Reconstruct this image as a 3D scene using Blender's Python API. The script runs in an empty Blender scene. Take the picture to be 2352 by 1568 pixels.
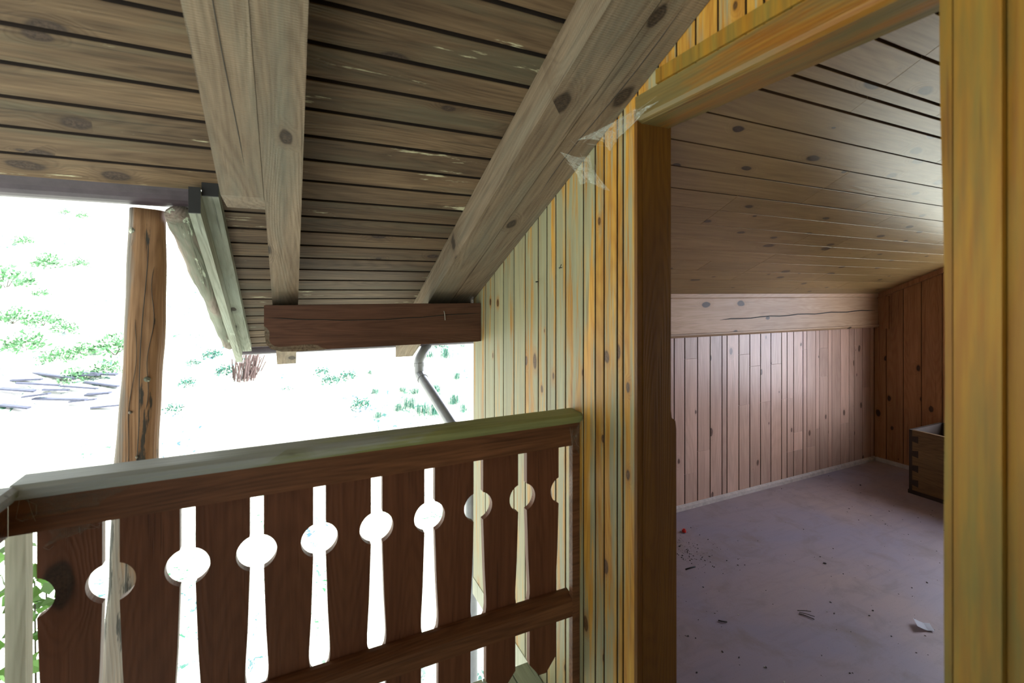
import bpy, bmesh, math, random
from mathutils import Vector, Matrix, noise
R = random.Random(11)
SC = bpy.context.scene
COL = SC.collection
PI = math.pi
H = 1.59                    # eye height above the room floor (z = 0); room axes: x along the eaves, y towards the eaves
M = 0.4587                  # roof fall per metre of y

# ------------------------------------------------------------------ camera
cd = bpy.data.cameras.new('camera'); cam = bpy.data.objects.new('camera', cd); COL.objects.link(cam)
cam.location = (0, 0, H); cam.rotation_euler = (PI/2, 0, -math.radians(25.2))
cd.sensor_width = 36; cd.lens = 36*1083/2352; cd.shift_y = -112/2352
cd.clip_start = 0.02; cd.clip_end = 300
cd.dof.use_dof = True; cd.dof.focus_distance = 3.2; cd.dof.aperture_fstop = 2.8
SC.camera = cam

# ------------------------------------------------------------------ world, sun, exposure
SC.view_settings.view_transform = 'Standard'; SC.view_settings.look = 'None'
SC.view_settings.exposure = 0.0; SC.view_settings.gamma = 1.0; SC.view_settings.use_curve_mapping = False
W = bpy.data.worlds.new('sky'); SC.world = W; W.use_nodes = True
wn = W.node_tree; wn.nodes.clear()
wo = wn.nodes.new('ShaderNodeOutputWorld'); bg = wn.nodes.new('ShaderNodeBackground')
tc = wn.nodes.new('ShaderNodeTexCoord'); sp = wn.nodes.new('ShaderNodeSeparateXYZ')
mr = wn.nodes.new('ShaderNodeMapRange'); mx = wn.nodes.new('ShaderNodeMix'); mx.data_type = 'RGBA'
wn.links.new(tc.outputs['Generated'], sp.inputs[0]); wn.links.new(sp.outputs['X'], mr.inputs[0])
mr.inputs[1].default_value = -0.3; mr.inputs[2].default_value = 0.9
wn.links.new(mr.outputs[0], mx.inputs[0])
mx.inputs[6].default_value = (1.25, 1.40, 1.42, 1)       # hazy white sky over the hillside
mx.inputs[7].default_value = (11.5, 12.2, 14.5, 1)    # much brighter beyond the room, added to light it through the far window
wn.links.new(mx.outputs[2], bg.inputs['Color']); bg.inputs['Strength'].default_value = 1.0
wn.links.new(bg.outputs[0], wo.inputs['Surface'])
sl = bpy.data.lights.new('sun', 'SUN'); sl.energy = 10; sl.angle = math.radians(2); sl.color = (1, .96, .88)
so = bpy.data.objects.new('sun', sl); COL.objects.link(so)
so.rotation_euler = Vector((0.45, -0.55, 1.25)).to_track_quat('Z', 'Y').to_euler()

# ------------------------------------------------------------------ materials
def lk(nt, a, b): nt.links.new(a, b)
def nmat(name):
    m = bpy.data.materials.new(name); m.use_nodes = True
    nt = m.node_tree; bs = nt.nodes['Principled BSDF']
    return m, nt, bs
def mth(nt, op, a, b=None, c=None, clamp=False):
    n = nt.nodes.new('ShaderNodeMath'); n.operation = op; n.use_clamp = clamp
    for i, v in enumerate((a, b, c)):
        if v is None: continue
        if isinstance(v, (int, float)): n.inputs[i].default_value = v
        else: lk(nt, v, n.inputs[i])
    return n.outputs[0]
def vmth(nt, op, a, b=None, s=None):
    n = nt.nodes.new('ShaderNodeVectorMath'); n.operation = op
    for i, v in enumerate((a, b)):
        if v is None: continue
        if isinstance(v, (tuple, list, Vector)): n.inputs[i].default_value = tuple(v)
        else: lk(nt, v, n.inputs[i])
    if s is not None:
        if isinstance(s, (int, float)): n.inputs['Scale'].default_value = s
        else: lk(nt, s, n.inputs['Scale'])
    return n.outputs['Value'] if op in ('DOT_PRODUCT', 'LENGTH') else n.outputs['Vector']
def mapr(nt, v, a, b, c=0.0, d=1.0, smooth=False):
    n = nt.nodes.new('ShaderNodeMapRange'); n.clamp = True
    if smooth: n.interpolation_type = 'SMOOTHSTEP'
    lk(nt, v, n.inputs[0])
    for i, x in zip((1, 2, 3, 4), (a, b, c, d)): n.inputs[i].default_value = x
    return n.outputs[0]
def mixc(nt, f, a, b, mode='MIX'):
    n = nt.nodes.new('ShaderNodeMix'); n.data_type = 'RGBA'; n.blend_type = mode
    for i, v in ((0, f), (6, a), (7, b)):
        if isinstance(v, (int, float)): n.inputs[i].default_value = v
        elif isinstance(v, (tuple, list)): n.inputs[i].default_value = tuple(v) + ((1,) if len(v) == 3 else ())
        else: lk(nt, v, n.inputs[i])
    return n.outputs[2]
def noi(nt, vec, scale, detail=2, rough=.5, dist=0.0):
    n = nt.nodes.new('ShaderNodeTexNoise'); lk(nt, vec, n.inputs['Vector'])
    n.inputs['Scale'].default_value = scale; n.inputs['Detail'].default_value = detail
    n.inputs['Roughness'].default_value = rough; n.inputs['Distortion'].default_value = dist
    return n.outputs['Fac']

def wood(name, light, dark, g=(0, 0, 1), knot=(.05, .028, .015), keep=.55, kr=.115, kscale=6.5, ksq=.55, vary=.3,
         rings=55, rough=.6, patina=None, pcov=(.5, .62), pbias=None, paint=None, bump=.25, spec=.3, ringk=.26, saw=0.0, nrm=None, pth=.93, checks=.45, pscale=9, pstr=.12):
    """planed or weathered softwood: grain runs along g, oval knots, tone changes from board to board"""
    m, nt, bs = nmat(name)
    g = Vector(g).normalized()
    tcn = nt.nodes.new('ShaderNodeTexCoord'); P0 = tcn.outputs['Object']
    ge = nt.nodes.new('ShaderNodeNewGeometry'); rnd = ge.outputs['Random Per Island']
    cv = nt.nodes.new('ShaderNodeCombineXYZ')
    for i, k in enumerate((37.0, 53.0, 71.0)): lk(nt, mth(nt, 'MULTIPLY', rnd, k), cv.inputs[i])
    P = vmth(nt, 'ADD', P0, cv.outputs[0])
    dp = vmth(nt, 'DOT_PRODUCT', P, g)
    def stretch(k):
        s = mth(nt, 'MULTIPLY', dp, k - 1.0)
        return vmth(nt, 'ADD', P, vmth(nt, 'SCALE', tuple(g), s=s))
    Vg = stretch(.045); Vm = stretch(.12); Vk = stretch(ksq)
    wob = noi(nt, Vk, 14, 2)
    vo = nt.nodes.new('ShaderNodeTexVoronoi'); vo.inputs['Scale'].default_value = kscale
    if nrm:                                         # knots laid out on the board's own face
        pv = g.cross(Vector(nrm).normalized()).normalized(); vo.voronoi_dimensions = '2D'
        cb2 = nt.nodes.new('ShaderNodeCombineXYZ')
        lk(nt, mth(nt, 'MULTIPLY', dp, ksq), cb2.inputs[0]); lk(nt, vmth(nt, 'DOT_PRODUCT', P, pv), cb2.inputs[1])
        lk(nt, cb2.outputs[0], vo.inputs['Vector'])
    else: lk(nt, Vk, vo.inputs['Vector'])
    vo.inputs['Randomness'].default_value = 1.0
    sc = nt.nodes.new('ShaderNodeSeparateColor'); lk(nt, vo.outputs['Color'], sc.inputs[0])
    kp = mth(nt, 'GREATER_THAN', sc.outputs[0], 1 - keep)
    size = mth(nt, 'MULTIPLY_ADD', sc.outputs[1], .9, .35)
    dist = mth(nt, 'DIVIDE', mth(nt, 'MULTIPLY_ADD', mth(nt, 'SUBTRACT', wob, .5), .22, vo.outputs['Distance']), size)
    kmask = mth(nt, 'MULTIPLY', mapr(nt, dist, kr*.85, kr*1.15, 1, 0), kp)
    krim = mth(nt, 'MULTIPLY', mth(nt, 'MULTIPLY', mapr(nt, dist, kr*.55, kr*.95), mapr(nt, dist, kr*1.0, kr*1.35, 1, 0)), kp)
    khalo = mth(nt, 'MULTIPLY', mapr(nt, dist, kr, kr*3.2, 1, 0, True), kp)
    # growth rings as contour lines of a long smooth field, bent round the knots
    fld = noi(nt, Vm, 5.5, 1, .4)
    ph = mth(nt, 'MULTIPLY_ADD', khalo, 1.6, mth(nt, 'MULTIPLY', fld, rings/3.0))
    rg = mth(nt, 'POWER', mth(nt, 'ABSOLUTE', mth(nt, 'SINE', mth(nt, 'MULTIPLY', ph, 5.0))), 3.0)
    fine = noi(nt, Vg, 110, 4, .65)
    chk = mapr(nt, noi(nt, stretch(.025), 75, 2, .5), .66, .70)
    mid = noi(nt, Vg, 32, 3, .6)
    gv = mth(nt, 'ADD', mth(nt, 'MULTIPLY', rg, ringk), mth(nt, 'MULTIPLY', mapr(nt, fine, .38, .62), .42))
    gv = mth(nt, 'ADD', gv, mth(nt, 'MULTIPLY', mapr(nt, mid, .36, .64), .45), clamp=True)
    col = mixc(nt, gv, light, dark)
    tone = mth(nt, 'MULTIPLY_ADD', mth(nt, 'FRACT', mth(nt, 'MULTIPLY', rnd, 17.3)), vary, 1 - vary*.5)
    blot = mapr(nt, noi(nt, Vk, 1.7, 3), .3, .7, .82, 1.16)
    tone = mth(nt, 'MULTIPLY', tone, blot)
    cc = nt.nodes.new('ShaderNodeCombineColor')
    for i in range(3): lk(nt, tone, cc.inputs[i])
    col = mixc(nt, 1.0, col, cc.outputs[0], 'MULTIPLY')
    if patina:
        pm = noi(nt, stretch(pstr), pscale, 5, .65)
        if pbias:                                   # (axis index, start, end, amount): weathering grows towards the weather side
            s3 = nt.nodes.new('ShaderNodeSeparateXYZ'); lk(nt, P0, s3.inputs[0])
            pm = mth(nt, 'ADD', pm, mapr(nt, s3.outputs[pbias[0]], pbias[1], pbias[2], pbias[3], pbias[4]))
        pf = mapr(nt, pm, pcov[0], pcov[1])
        pf = mth(nt, 'MULTIPLY', pf, mapr(nt, fine, .2, .6, .72, 1))
        col = mixc(nt, mth(nt, 'MULTIPLY', pf, .88), col, mixc(nt, mid, patina, tuple(c*.42 for c in patina)))
    if paint:                                       # flaked patches of pale stain
        pn = noi(nt, Vm, 16, 6, .7)
        pl = noi(nt, P, 1.3, 2)
        col = mixc(nt, mapr(nt, mth(nt, 'MULTIPLY_ADD', pl, .5, pn), pth, pth + .04), col, paint)
    col = mixc(nt, mth(nt, 'MULTIPLY', chk, checks), col, tuple(c*.3 for c in dark))
    col = mixc(nt, mth(nt, 'MULTIPLY', khalo, .55), col, dark)
    kv = mixc(nt, mapr(nt, noi(nt, P, 140, 3), .4, .65), knot, tuple(c*.35 for c in knot))
    col = mixc(nt, mth(nt, 'MULTIPLY', kmask, .92), col, kv)
    col = mixc(nt, mth(nt, 'MULTIPLY', krim, .5), col, tuple(c*.4 for c in knot))
    lk(nt, col, bs.inputs['Base Color'])
    bs.inputs['Roughness'].default_value = rough
    bs.inputs['Specular IOR Level'].default_value = spec
    hgt = mth(nt, 'ADD', mth(nt, 'MULTIPLY', fine, .8), mth(nt, 'MULTIPLY', rg, .5))
    hgt = mth(nt, 'SUBTRACT', hgt, mth(nt, 'MULTIPLY', chk, .8))
    if saw:
        wv = nt.nodes.new('ShaderNodeTexWave'); wv.wave_type = 'BANDS'; wv.bands_direction = 'X'
        wv.inputs['Scale'].default_value = 45; wv.inputs['Distortion'].default_value = 2
        cb = nt.nodes.new('ShaderNodeCombineXYZ'); lk(nt, dp, cb.inputs[0]); lk(nt, wob, cb.inputs[1])
        lk(nt, cb.outputs[0], wv.inputs['Vector'])
        hgt = mth(nt, 'ADD', hgt, mth(nt, 'MULTIPLY', wv.outputs['Fac'], saw))
    bp = nt.nodes.new('ShaderNodeBump'); bp.inputs['Strength'].default_value = bump; bp.inputs['Distance'].default_value = .002
    lk(nt, hgt, bp.inputs['Height']); lk(nt, bp.outputs[0], bs.inputs['Normal'])
    return m

def plain(name, c, rough=.6, metal=0.0, var=.15, scale=8.0, spec=.4, c2=None):
    m, nt, bs = nmat(name)
    tcn = nt.nodes.new('ShaderNodeTexCoord')
    f = noi(nt, tcn.outputs['Object'], scale, 5, .6)
    c2 = c2 or tuple(x*(1 - 2*var) for x in c)
    lk(nt, mixc(nt, mapr(nt, f, .3, .7), c, c2), bs.inputs['Base Color'])
    bs.inputs['Roughness'].default_value = rough; bs.inputs['Metallic'].default_value = metal
    bs.inputs['Specular IOR Level'].default_value = spec
    return m

SL = (0, 1, -M)
GREY = (.30, .33, .25)
m_soffit = wood('weathered_soffit_pine', (.175, .115, .062), (.072, .043, .021), (1, 0, 0), nrm=(0, M, 1), keep=.42, kr=.105, knot=(.065, .04, .026), vary=.35, patina=(.14, .125, .075),
                pcov=(.5, .72), paint=(.5, .47, .3), pth=.90, kscale=5.5, rough=.75, bump=.5)
m_groove = plain('dark_groove_wood', (.085, .04, .012), .8)
m_gap = plain('dark_gap_wood_and_shade', (.02, .012, .008), .9)
m_rafter = wood('weathered_rafter_pine', (.27, .205, .135), (.15, .105, .065), SL, nrm=(0, M, 1), keep=.3, kscale=5.5, ksq=.5, knot=(.06, .04, .025), vary=.12,
                patina=(.24, .225, .165), pcov=(.45, .7), rough=.75, bump=.5, saw=1.2)
m_verge = wood('lichen_grey_verge_wood', (.34, .35, .28), (.2, .215, .16), SL, keep=.2, patina=(.5, .55, .45), paint=(.75, .8, .66), rough=.8, bump=.6, pth=.86)
m_purlin = wood('dark_brown_stained_beam', (.17, .08, .048), (.09, .042, .025), (1, 0, 0), keep=.25, vary=.1, rough=.6, kscale=4, rings=40)
m_wall = wood('yellow_pine_wall_with_grey_patina', (.52, .29, .05), (.33, .14, .02), (0, 0, 1), nrm=(1, 0, 0), keep=.32, kscale=7, vary=.32,
              patina=(.36, .39, .255), pcov=(.45, .54), pscale=20, pstr=.05, pbias=(1, 1.05, 1.9, -.07, .075), rough=.5, knot=(.12, .055, .02), kr=.085)
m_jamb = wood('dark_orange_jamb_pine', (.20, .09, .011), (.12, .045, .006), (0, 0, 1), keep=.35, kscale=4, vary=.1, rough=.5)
m_header = wood('honey_pine_header', (.30, .145, .022), (.20, .07, .008), (0, 1, 0), nrm=(1, 0, 0), keep=.35, kscale=3.6, ksq=.8, kr=.13, vary=.1,
                patina=(.19, .16, .06), pcov=(.44, .56), rough=.42, knot=(.14, .05, .025))
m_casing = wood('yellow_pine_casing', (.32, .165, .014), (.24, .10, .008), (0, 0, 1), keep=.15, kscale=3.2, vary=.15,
                patina=(.22, .18, .04), pcov=(.44, .6), rough=.5, rings=30, knot=(.12, .13, .08))
m_rail = wood('red_brown_stained_rail', (.25, .11, .052), (.12, .05, .025), (1, 0, 0), keep=.3, kscale=4, vary=.12, rough=.45, rings=70)
m_balu = wood('red_brown_stained_baluster', (.225, .09, .045), (.14, .052, .026), (0, 0, 1), nrm=(0, 1, 0), keep=.2, kscale=4, vary=.2, rough=.55, rings=45)
m_hand = wood('mossy_grey_handrail', (.32, .35, .15), (.23, .25, .10), (1, 0, 0), keep=.1, patina=(.62, .68, .70), pcov=(.44, .56),
              pbias=(0, -.2, .6, .16, -.12), rough=.5)
m_grey = wood('bleached_grey_board', (.45, .45, .36), (.33, .33, .25), (0, 0, 1), keep=.2, rough=.7)
m_deck = wood('grey_green_deck_board', (.33, .36, .24), (.22, .25, .16), (0, 1, 0), keep=.2, rough=.6, vary=.15)
m_rceil = wood('pale_varnished_ceiling_pine', (.42, .285, .12), (.29, .185, .07), (1, 0, 0), nrm=(0, M, 1), keep=.5, kscale=7, kr=.1, ksq=.45, vary=.14,
               knot=(.06, .036, .02), checks=.15, rough=.32, spec=.9, bump=.12, rings=35)
m_knee = wood('pale_pink_wall_pine', checks=.15, light=(.66, .44, .33), dark=(.50, .31, .22), g=(0, 0, 1), nrm=(0, 1, 0), keep=.25, kscale=7, kr=.085, vary=.24, rough=.34, spec=.55, bump=.12,
              knot=(.16, .08, .05), rings=35)
m_rbeam = wood('pale_wall_plate_beam', (.62, .42, .26), (.48, .3, .17), (1, 0, 0), nrm=(0, 1, 0), keep=.3, kscale=5, kr=.07, vary=.05, rough=.45, bump=.12)
m_farw = wood('orange_pine_far_wall', (.44, .21, .09), (.30, .125, .05), (0, 0, 1), nrm=(1, 0, 0), keep=.35, kscale=6.5, kr=.1, vary=.15, rough=.45)
m_chest = wood('old_brown_chest_board', (.22, .13, .055), (.12, .07, .03), (0, 1, 0), keep=.4, kscale=5, vary=.05, rough=.6)
m_chestd = plain('blackened_chest_edge_and_inner_shade', (.05, .032, .02), .7)
m_gutter = plain('dull_purple_brown_gutter', (.07, .05, .06), .42, 0, .2, 14)
m_pipe = plain('grey_olive_downpipe', (.24, .245, .26), .3, 0, .12, 20, spec=.8)
m_black = plain('black_iron_and_end_shade', (.02, .02, .018), .5)
m_wire = plain('pale_bent_wire', (.55, .52, .45), .4)
m_dirt = plain('dark_floor_dirt', (.05, .04, .04), .9)
m_pale = plain('pale_crumbs', (.6, .58, .55), .8)
m_paper = plain('white_paper', (.78, .8, .84), .7, var=.03)
m_red = plain('red_plastic', (.7, .03, .02), .35, var=.05)
m_leaf = plain('dry_brown_leaf', (.09, .07, .05), .8)
m_out = plain('added_unseen_wall', (.3, .22, .13), .8)
m_log = wood('peeled_log', (.42, .245, .125), (.21, .11, .052), (0.03, 0, 1), keep=.5, kscale=4.2, ksq=.8, kr=.06, vary=0.02,
             patina=(.30, .275, .235), pcov=(.46, .56), pbias=(0, -.575, -.50, .14, -.12), paint=(.06, .055, .045), pth=.80, rough=.65, bump=.6, knot=(.09, .05, .03))
m_bark = wood('lichened_log', (.34, .28, .23), (.17, .13, .10), SL, keep=.3, patina=(.28, .31, .23), pcov=(.45, .55), pth=.82, paint=(.7, .78, .6), rough=.85, bump=1.0)

def ground_mat():
    m, nt, bs = nmat('sunlit_meadow')
    tcn = nt.nodes.new('ShaderNodeTexCoord'); P = tcn.outputs['Object']
    a = noi(nt, P, .35, 4); b = noi(nt, P, 3.0, 6, .7)
    col = mixc(nt, mapr(nt, a, .35, .65), (.46, .49, .38), (.56, .54, .48))
    col = mixc(nt, mapr(nt, b, .62, .72), col, (.2, .3, .14))
    cl = mapr(nt, noi(nt, P, .55, 3, .6), .42, .56); sk = mapr(nt, noi(nt, P, 6.0, 6, .8, 1.0), .54, .58)
    col = mixc(nt, mth(nt, 'MULTIPLY', cl, sk), col, mixc(nt, mapr(nt, noi(nt, P, .8, 1), .4, .6), (.03, .14, .055), (.04, .09, .12)))
    lk(nt, col, bs.inputs['Base Color']); bs.inputs['Roughness'].default_value = .95
    return m
def floor_mat():
    m, nt, bs = nmat('dusty_chipboard_floor')
    tcn = nt.nodes.new('ShaderNodeTexCoord'); P = tcn.outputs['Object']
    a = noi(nt, P, 1.1, 5, .6, .6); b = noi(nt, P, 5.0, 6, .65, .5); c = noi(nt, P, 160, 3, .6)
    col = mixc(nt, mapr(nt, a, .35, .65), (.37, .29, .285), (.28, .255, .33))
    col = mixc(nt, mapr(nt, b, .5, .75), col, (.24, .195, .19))
    col = mixc(nt, mapr(nt, c, .62, .75), col, (.2, .16, .15))
    # brushed dirty streaks
    mp = nt.nodes.new('ShaderNodeMapping'); mp.inputs['Rotation'].default_value = (0, 0, .9); mp.inputs['Scale'].default_value = (1, 9, 1)
    lk(nt, P, mp.inputs[0]); s = noi(nt, mp.outputs[0], 3.0, 5, .6)
    col = mixc(nt, mth(nt, 'MULTIPLY', mapr(nt, s, .5, .75), .4), col, (.22, .2, .23))
    lk(nt, col, bs.inputs['Base Color']); bs.inputs['Roughness'].default_value = .55
    bp = nt.nodes.new('ShaderNodeBump'); bp.inputs['Strength'].default_value = .2; bp.inputs['Distance'].default_value = .002
    lk(nt, b, bp.inputs['Height']); lk(nt, bp.outputs[0], bs.inputs['Normal'])
    return m
def glass_mat():
    m, nt, bs = nmat('window_glass'); out = nt.nodes['Material Output']
    nt.nodes.remove(bs)
    t = nt.nodes.new('ShaderNodeBsdfTransparent'); gl = nt.nodes.new('ShaderNodeBsdfGlossy'); gl.inputs['Roughness'].default_value = .02
    x = nt.nodes.new('ShaderNodeMixShader'); x.inputs[0].default_value = .06
    lk(nt, t.outputs[0], x.inputs[1]); lk(nt, gl.outputs[0], x.inputs[2]); lk(nt, x.outputs[0], out.inputs[0])
    return m
def web_mat(name, a, c):
    m, nt, bs = nmat(name); out = nt.nodes['Material Output']
    tcn = nt.nodes.new('ShaderNodeTexCoord')
    n = noi(nt, tcn.outputs['Object'], 60, 6, .75, 1.5)
    t = nt.nodes.new('ShaderNodeBsdfTransparent'); x = nt.nodes.new('ShaderNodeMixShader')
    bs.inputs['Base Color'].default_value = c + (1,); bs.inputs['Roughness'].default_value = .9
    lk(nt, mapr(nt, n, .38, .72, 0, a), x.inputs[0])
    lk(nt, t.outputs[0], x.inputs[1]); lk(nt, bs.outputs[0], x.inputs[2]); lk(nt, x.outputs[0], out.inputs[0])
    return m
def foliage_mat(name, c):
    m, nt, bs = nmat(name)
    ge = nt.nodes.new('ShaderNodeNewGeometry')
    col = mixc(nt, ge.outputs['Random Per Island'], c, tuple(x*.35 for x in c))
    lk(nt, col, bs.inputs['Base Color']); bs.inputs['Roughness'].default_value = .6
    return m
m_ground = ground_mat(); m_floor = floor_mat(); m_glass = glass_mat()
m_web = web_mat('dusty_cobweb', .55, (.62, .66, .58)); m_webd = web_mat('grey_cobweb', .7, (.25, .22, .17))
m_thread = plain('web_thread', (.6, .6, .52), .8)
m_fol = foliage_mat('green_leaves', (.14, .36, .14)); m_fol2 = foliage_mat('bluish_green_leaves', (.06, .24, .16))
m_fol3 = foliage_mat('bright_green_leaves', (.2, .45, .08)); m_stem = plain('dark_stem', (.06, .05, .03), .8)
m_rub = plain('grey_blue_old_boards', (.10, .11, .15), .8, var=.25, scale=3)

# ------------------------------------------------------------------ mesh helpers (every vertex in world metres)
def link(name, bm, mat, parent=None, bevel=0.0, seg=1, smooth=False, mats=None, groove=None):
    if groove:                                       # (axis, material): board edges along that axis painted dark, standing in for joint shade
        bm.normal_update(); mats = [mat, groove[1]]
        for f in bm.faces:
            if abs(f.normal[groove[0]]) > .95: f.material_index = 1
    if bevel:
        es = [e for e in bm.edges if len(e.link_faces) == 2 and e.calc_face_angle(0) > .6]
        bmesh.ops.bevel(bm, geom=es, offset=bevel, segments=seg, affect='EDGES', profile=.5, clamp_overlap=True)
    bmesh.ops.recalc_face_normals(bm, faces=bm.faces[:])
    me = bpy.data.meshes.new(name); bm.to_mesh(me); bm.free()
    for x in (mats or [mat]): me.materials.append(x)
    if smooth:
        for p in me.polygons: p.use_smooth = True
    o = bpy.data.objects.new(name, me); COL.objects.link(o)
    if parent:
        o.parent = parent; o.matrix_parent_inverse = Matrix.Translation(-parent.location)
    return o
def tag(o, label=None, cat=None, group=None, kind=None):
    if label: o['label'] = label
    if cat: o['category'] = cat
    if group: o['group'] = group
    if kind: o['kind'] = kind
    return o
def thing(name, loc, label=None, cat=None, group=None, kind=None):
    o = bpy.data.objects.new(name, None); COL.objects.link(o); o.location = loc; o.empty_display_size = .1
    return tag(o, label, cat, group, kind)
def prism(bm, pts, vec):
    vec = Vector(vec); a = [bm.verts.new(Vector(p)) for p in pts]; b = [bm.verts.new(Vector(p) + vec) for p in pts]
    n = len(pts); bm.faces.new(a); bm.faces.new(b[::-1])
    for i in range(n): bm.faces.new((a[i], b[i], b[(i+1) % n], a[(i+1) % n]))
def box(bm, x0, x1, y0, y1, z0, z1):
    prism(bm, [(x0, y0, z0), (x1, y0, z0), (x1, y1, z0), (x0, y1, z0)], (0, 0, z1 - z0))
def rz(y, w): return H + w - M*y
def slab(bm, x0, x1, y0, y1, w0, w1):
    """a piece lying in the roof slope, between two heights of the slope plane (plumb-cut ends)"""
    prism(bm, [(x0, y0, rz(y0, w0)), (x0, y1, rz(y1, w0)), (x0, y1, rz(y1, w1)), (x0, y0, rz(y0, w1))], (x1 - x0, 0, 0))
def tube(bm, pts, rad, n=10, caps=True):
    pts = [Vector(p) for p in pts]; rings = []
    if isinstance(rad, (int, float)): rad = [rad]*len(pts)
    up = None
    for i, p in enumerate(pts):
        t = (pts[min(i+1, len(pts)-1)] - pts[max(i-1, 0)]).normalized()
        if up is None:
            up = t.orthogonal().normalized()
        up = (up - t*up.dot(t)).normalized(); s = t.cross(up)
        rr = rad[i]
        rings.append([bm.verts.new(p + (up*math.cos(2*PI*k/n) + s*math.sin(2*PI*k/n))*(rr(2*PI*k/n) if callable(rr) else rr)) for k in range(n)])
    for a, b in zip(rings, rings[1:]):
        for k in range(n): bm.faces.new((a[k], a[(k+1) % n], b[(k+1) % n], b[k]))
    if caps:
        bm.faces.new(rings[0]); bm.faces.new(rings[-1][::-1])
    return rings
BM = bmesh.new

# ------------------------------------------------------------------ the outdoor roof
P0 = 1.340; DP = .1167
bm = BM()
k = -22
edges_y = []
while P0 + DP*k < 3.86:
    ya = P0 + DP*k; yb = ya + DP; k += 1
    ya2, yb2 = ya + .0068, min(yb - .0068, 3.86)
    x0 = -3.3 if yb < 2.16 else -.30
    # board with a slightly proud lower edge, as lapped boards have
    w0 = 1.38
    prism(bm, [(x0, ya2, rz(ya2, w0)), (x0, yb2, rz(yb2, w0)), (x0, yb2, rz(yb2, w0) + .022), (x0, ya2, rz(ya2, w0) + .022)], (1.03 - x0, 0, 0))
tag(link('ceiling', bm, m_soffit, bevel=.0015, groove=(1, m_gap)), 'weathered brown board soffit sloping down over the balcony to the gutters', kind='structure')
bm = BM()
slab(bm, -3.3, 1.03, -1.22, 2.15, 1.3985, 1.47)
slab(bm, -.30, 1.03, 2.15, 3.87, 1.3985, 1.47)
prism(bm, [(-3.3, -1.22, rz(-1.22, 1.40)), (-3.3, -3.2, rz(.76, 1.40)), (-3.3, -3.2, rz(.76, 1.47)), (-3.3, -1.22, rz(-1.22, 1.47))], (9.0, 0, 0))
slab(bm, 1.03, 5.7, -1.22, 3.87, 1.3985, 1.47)
tag(link('ceiling', bm, m_gap), 'dark roof decking seen in the gaps between the soffit boards', kind='structure')

def rafter(name, x0, x1, y1, w0, label, crack=None, y0=-1.2, endcut=False):
    bm = BM()
    if endcut:
        ye = y1 + .19
        prism(bm, [(x0, y0, rz(y0, w0)), (x0, y1, rz(y1, w0)), (x0, ye, rz(y1, w0) - .012), (x0, ye, rz(ye, 1.379)), (x0, y0, rz(y0, 1.379))], (x1 - x0, 0, 0))
    else:
        slab(bm, x0, x1, y0, y1, w0, 1.379)
    o = link(name, bm, m_rafter, bevel=.006, seg=2)
    tag(o, label, 'rafter')
    return o
rafter('rafter', -.0838, .0385, 3.76, 1.213, 'rough sawn grey rafter in the middle, running down onto the brown carved beam')
rafter('rafter', -.218, -.0855, 1.905, 1.213, 'short planed rafter ending above the gutter, left of the rough sawn one', endcut=True)
rafter('rafter', .752, .887, 3.75, 1.213, 'squared grey rafter on the open side of the pair along the yellow wall')
rafter('rafter', .891, 1.028, 2.86, 1.216, 'squared grey rafter tight against the yellow wall, with a long crack')
# long drying cracks on the wall-side rafter and the short one, as thin dark slivers let into the face
def crack(parent, pts, w):
    bm = BM()
    tube(bm, pts, [w*.15] + [w]*(len(pts) - 2) + [w*.15], 6)
    return link('crack', bm, m_black, parent)
rs = [o for o in COL.objects if o.name.startswith('rafter')]
crack(rs[3], [(.955 + .012*math.sin(y*7) + (.02*(1.2-y) if y < 1.2 else 0), y, rz(y, 1.2155)) for y in [.95+.1*i for i in range(9)]], .0012)
crack(rs[1], [(-.145 + .012*math.sin(y*4.2), y, rz(y, 1.2125)) for y in [.95+.1*i for i in range(9)]], .0011)

# verge boards and lichened log on the edge of the lower roof
v = thing('verge_board', (-.32, 2.09, rz(2.09, 1.25)), 'pair of pale lichened verge boards edging the lower roof beside the log post', 'verge board')
bm = BM(); slab(bm, -.339, -.302, 2.084, 3.775, 1.25, 1.345); link('outer_board', bm, m_verge, v, .004)
bm = BM(); slab(bm, -.301, -.247, 2.105, 3.80, 1.33, 1.379); link('inner_board', bm, m_verge, v, .004)
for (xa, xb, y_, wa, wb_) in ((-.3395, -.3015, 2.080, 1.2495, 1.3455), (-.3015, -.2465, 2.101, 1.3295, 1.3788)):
    bm = BM(); slab(bm, xa, xb, y_, y_ + .004, wa, wb_); link('end_shade', bm, m_black, v)  # thin black slabs standing in for the shade on the board ends
def log_r(r, sd):
    return lambda a: r*(1 + .07*math.sin(a*2 + sd*1.3) + .05*math.sin(a*3 + sd*2.1) + .03*math.sin(5*a + sd*5))
bm = BM()
pts = []; rad = []
for i in range(26):
    t = i/25; y = 2.20 + 1.42*t
    pts.append((-.388 + .028*t + .002*math.sin(t*15), y, rz(y, 1.31) + .003*math.sin(t*11))); rad.append(log_r(.047 - .012*t - (.012 if i == 25 else 0) + .002*math.sin(i*1.9), t*6 + .5*math.sin(i*1.3)))
tube(bm, pts, rad, 20)
tag(link('log', bm, m_bark, smooth=True), 'sloping round log with bark and lichen beside the pale verge boards', 'log')

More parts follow.
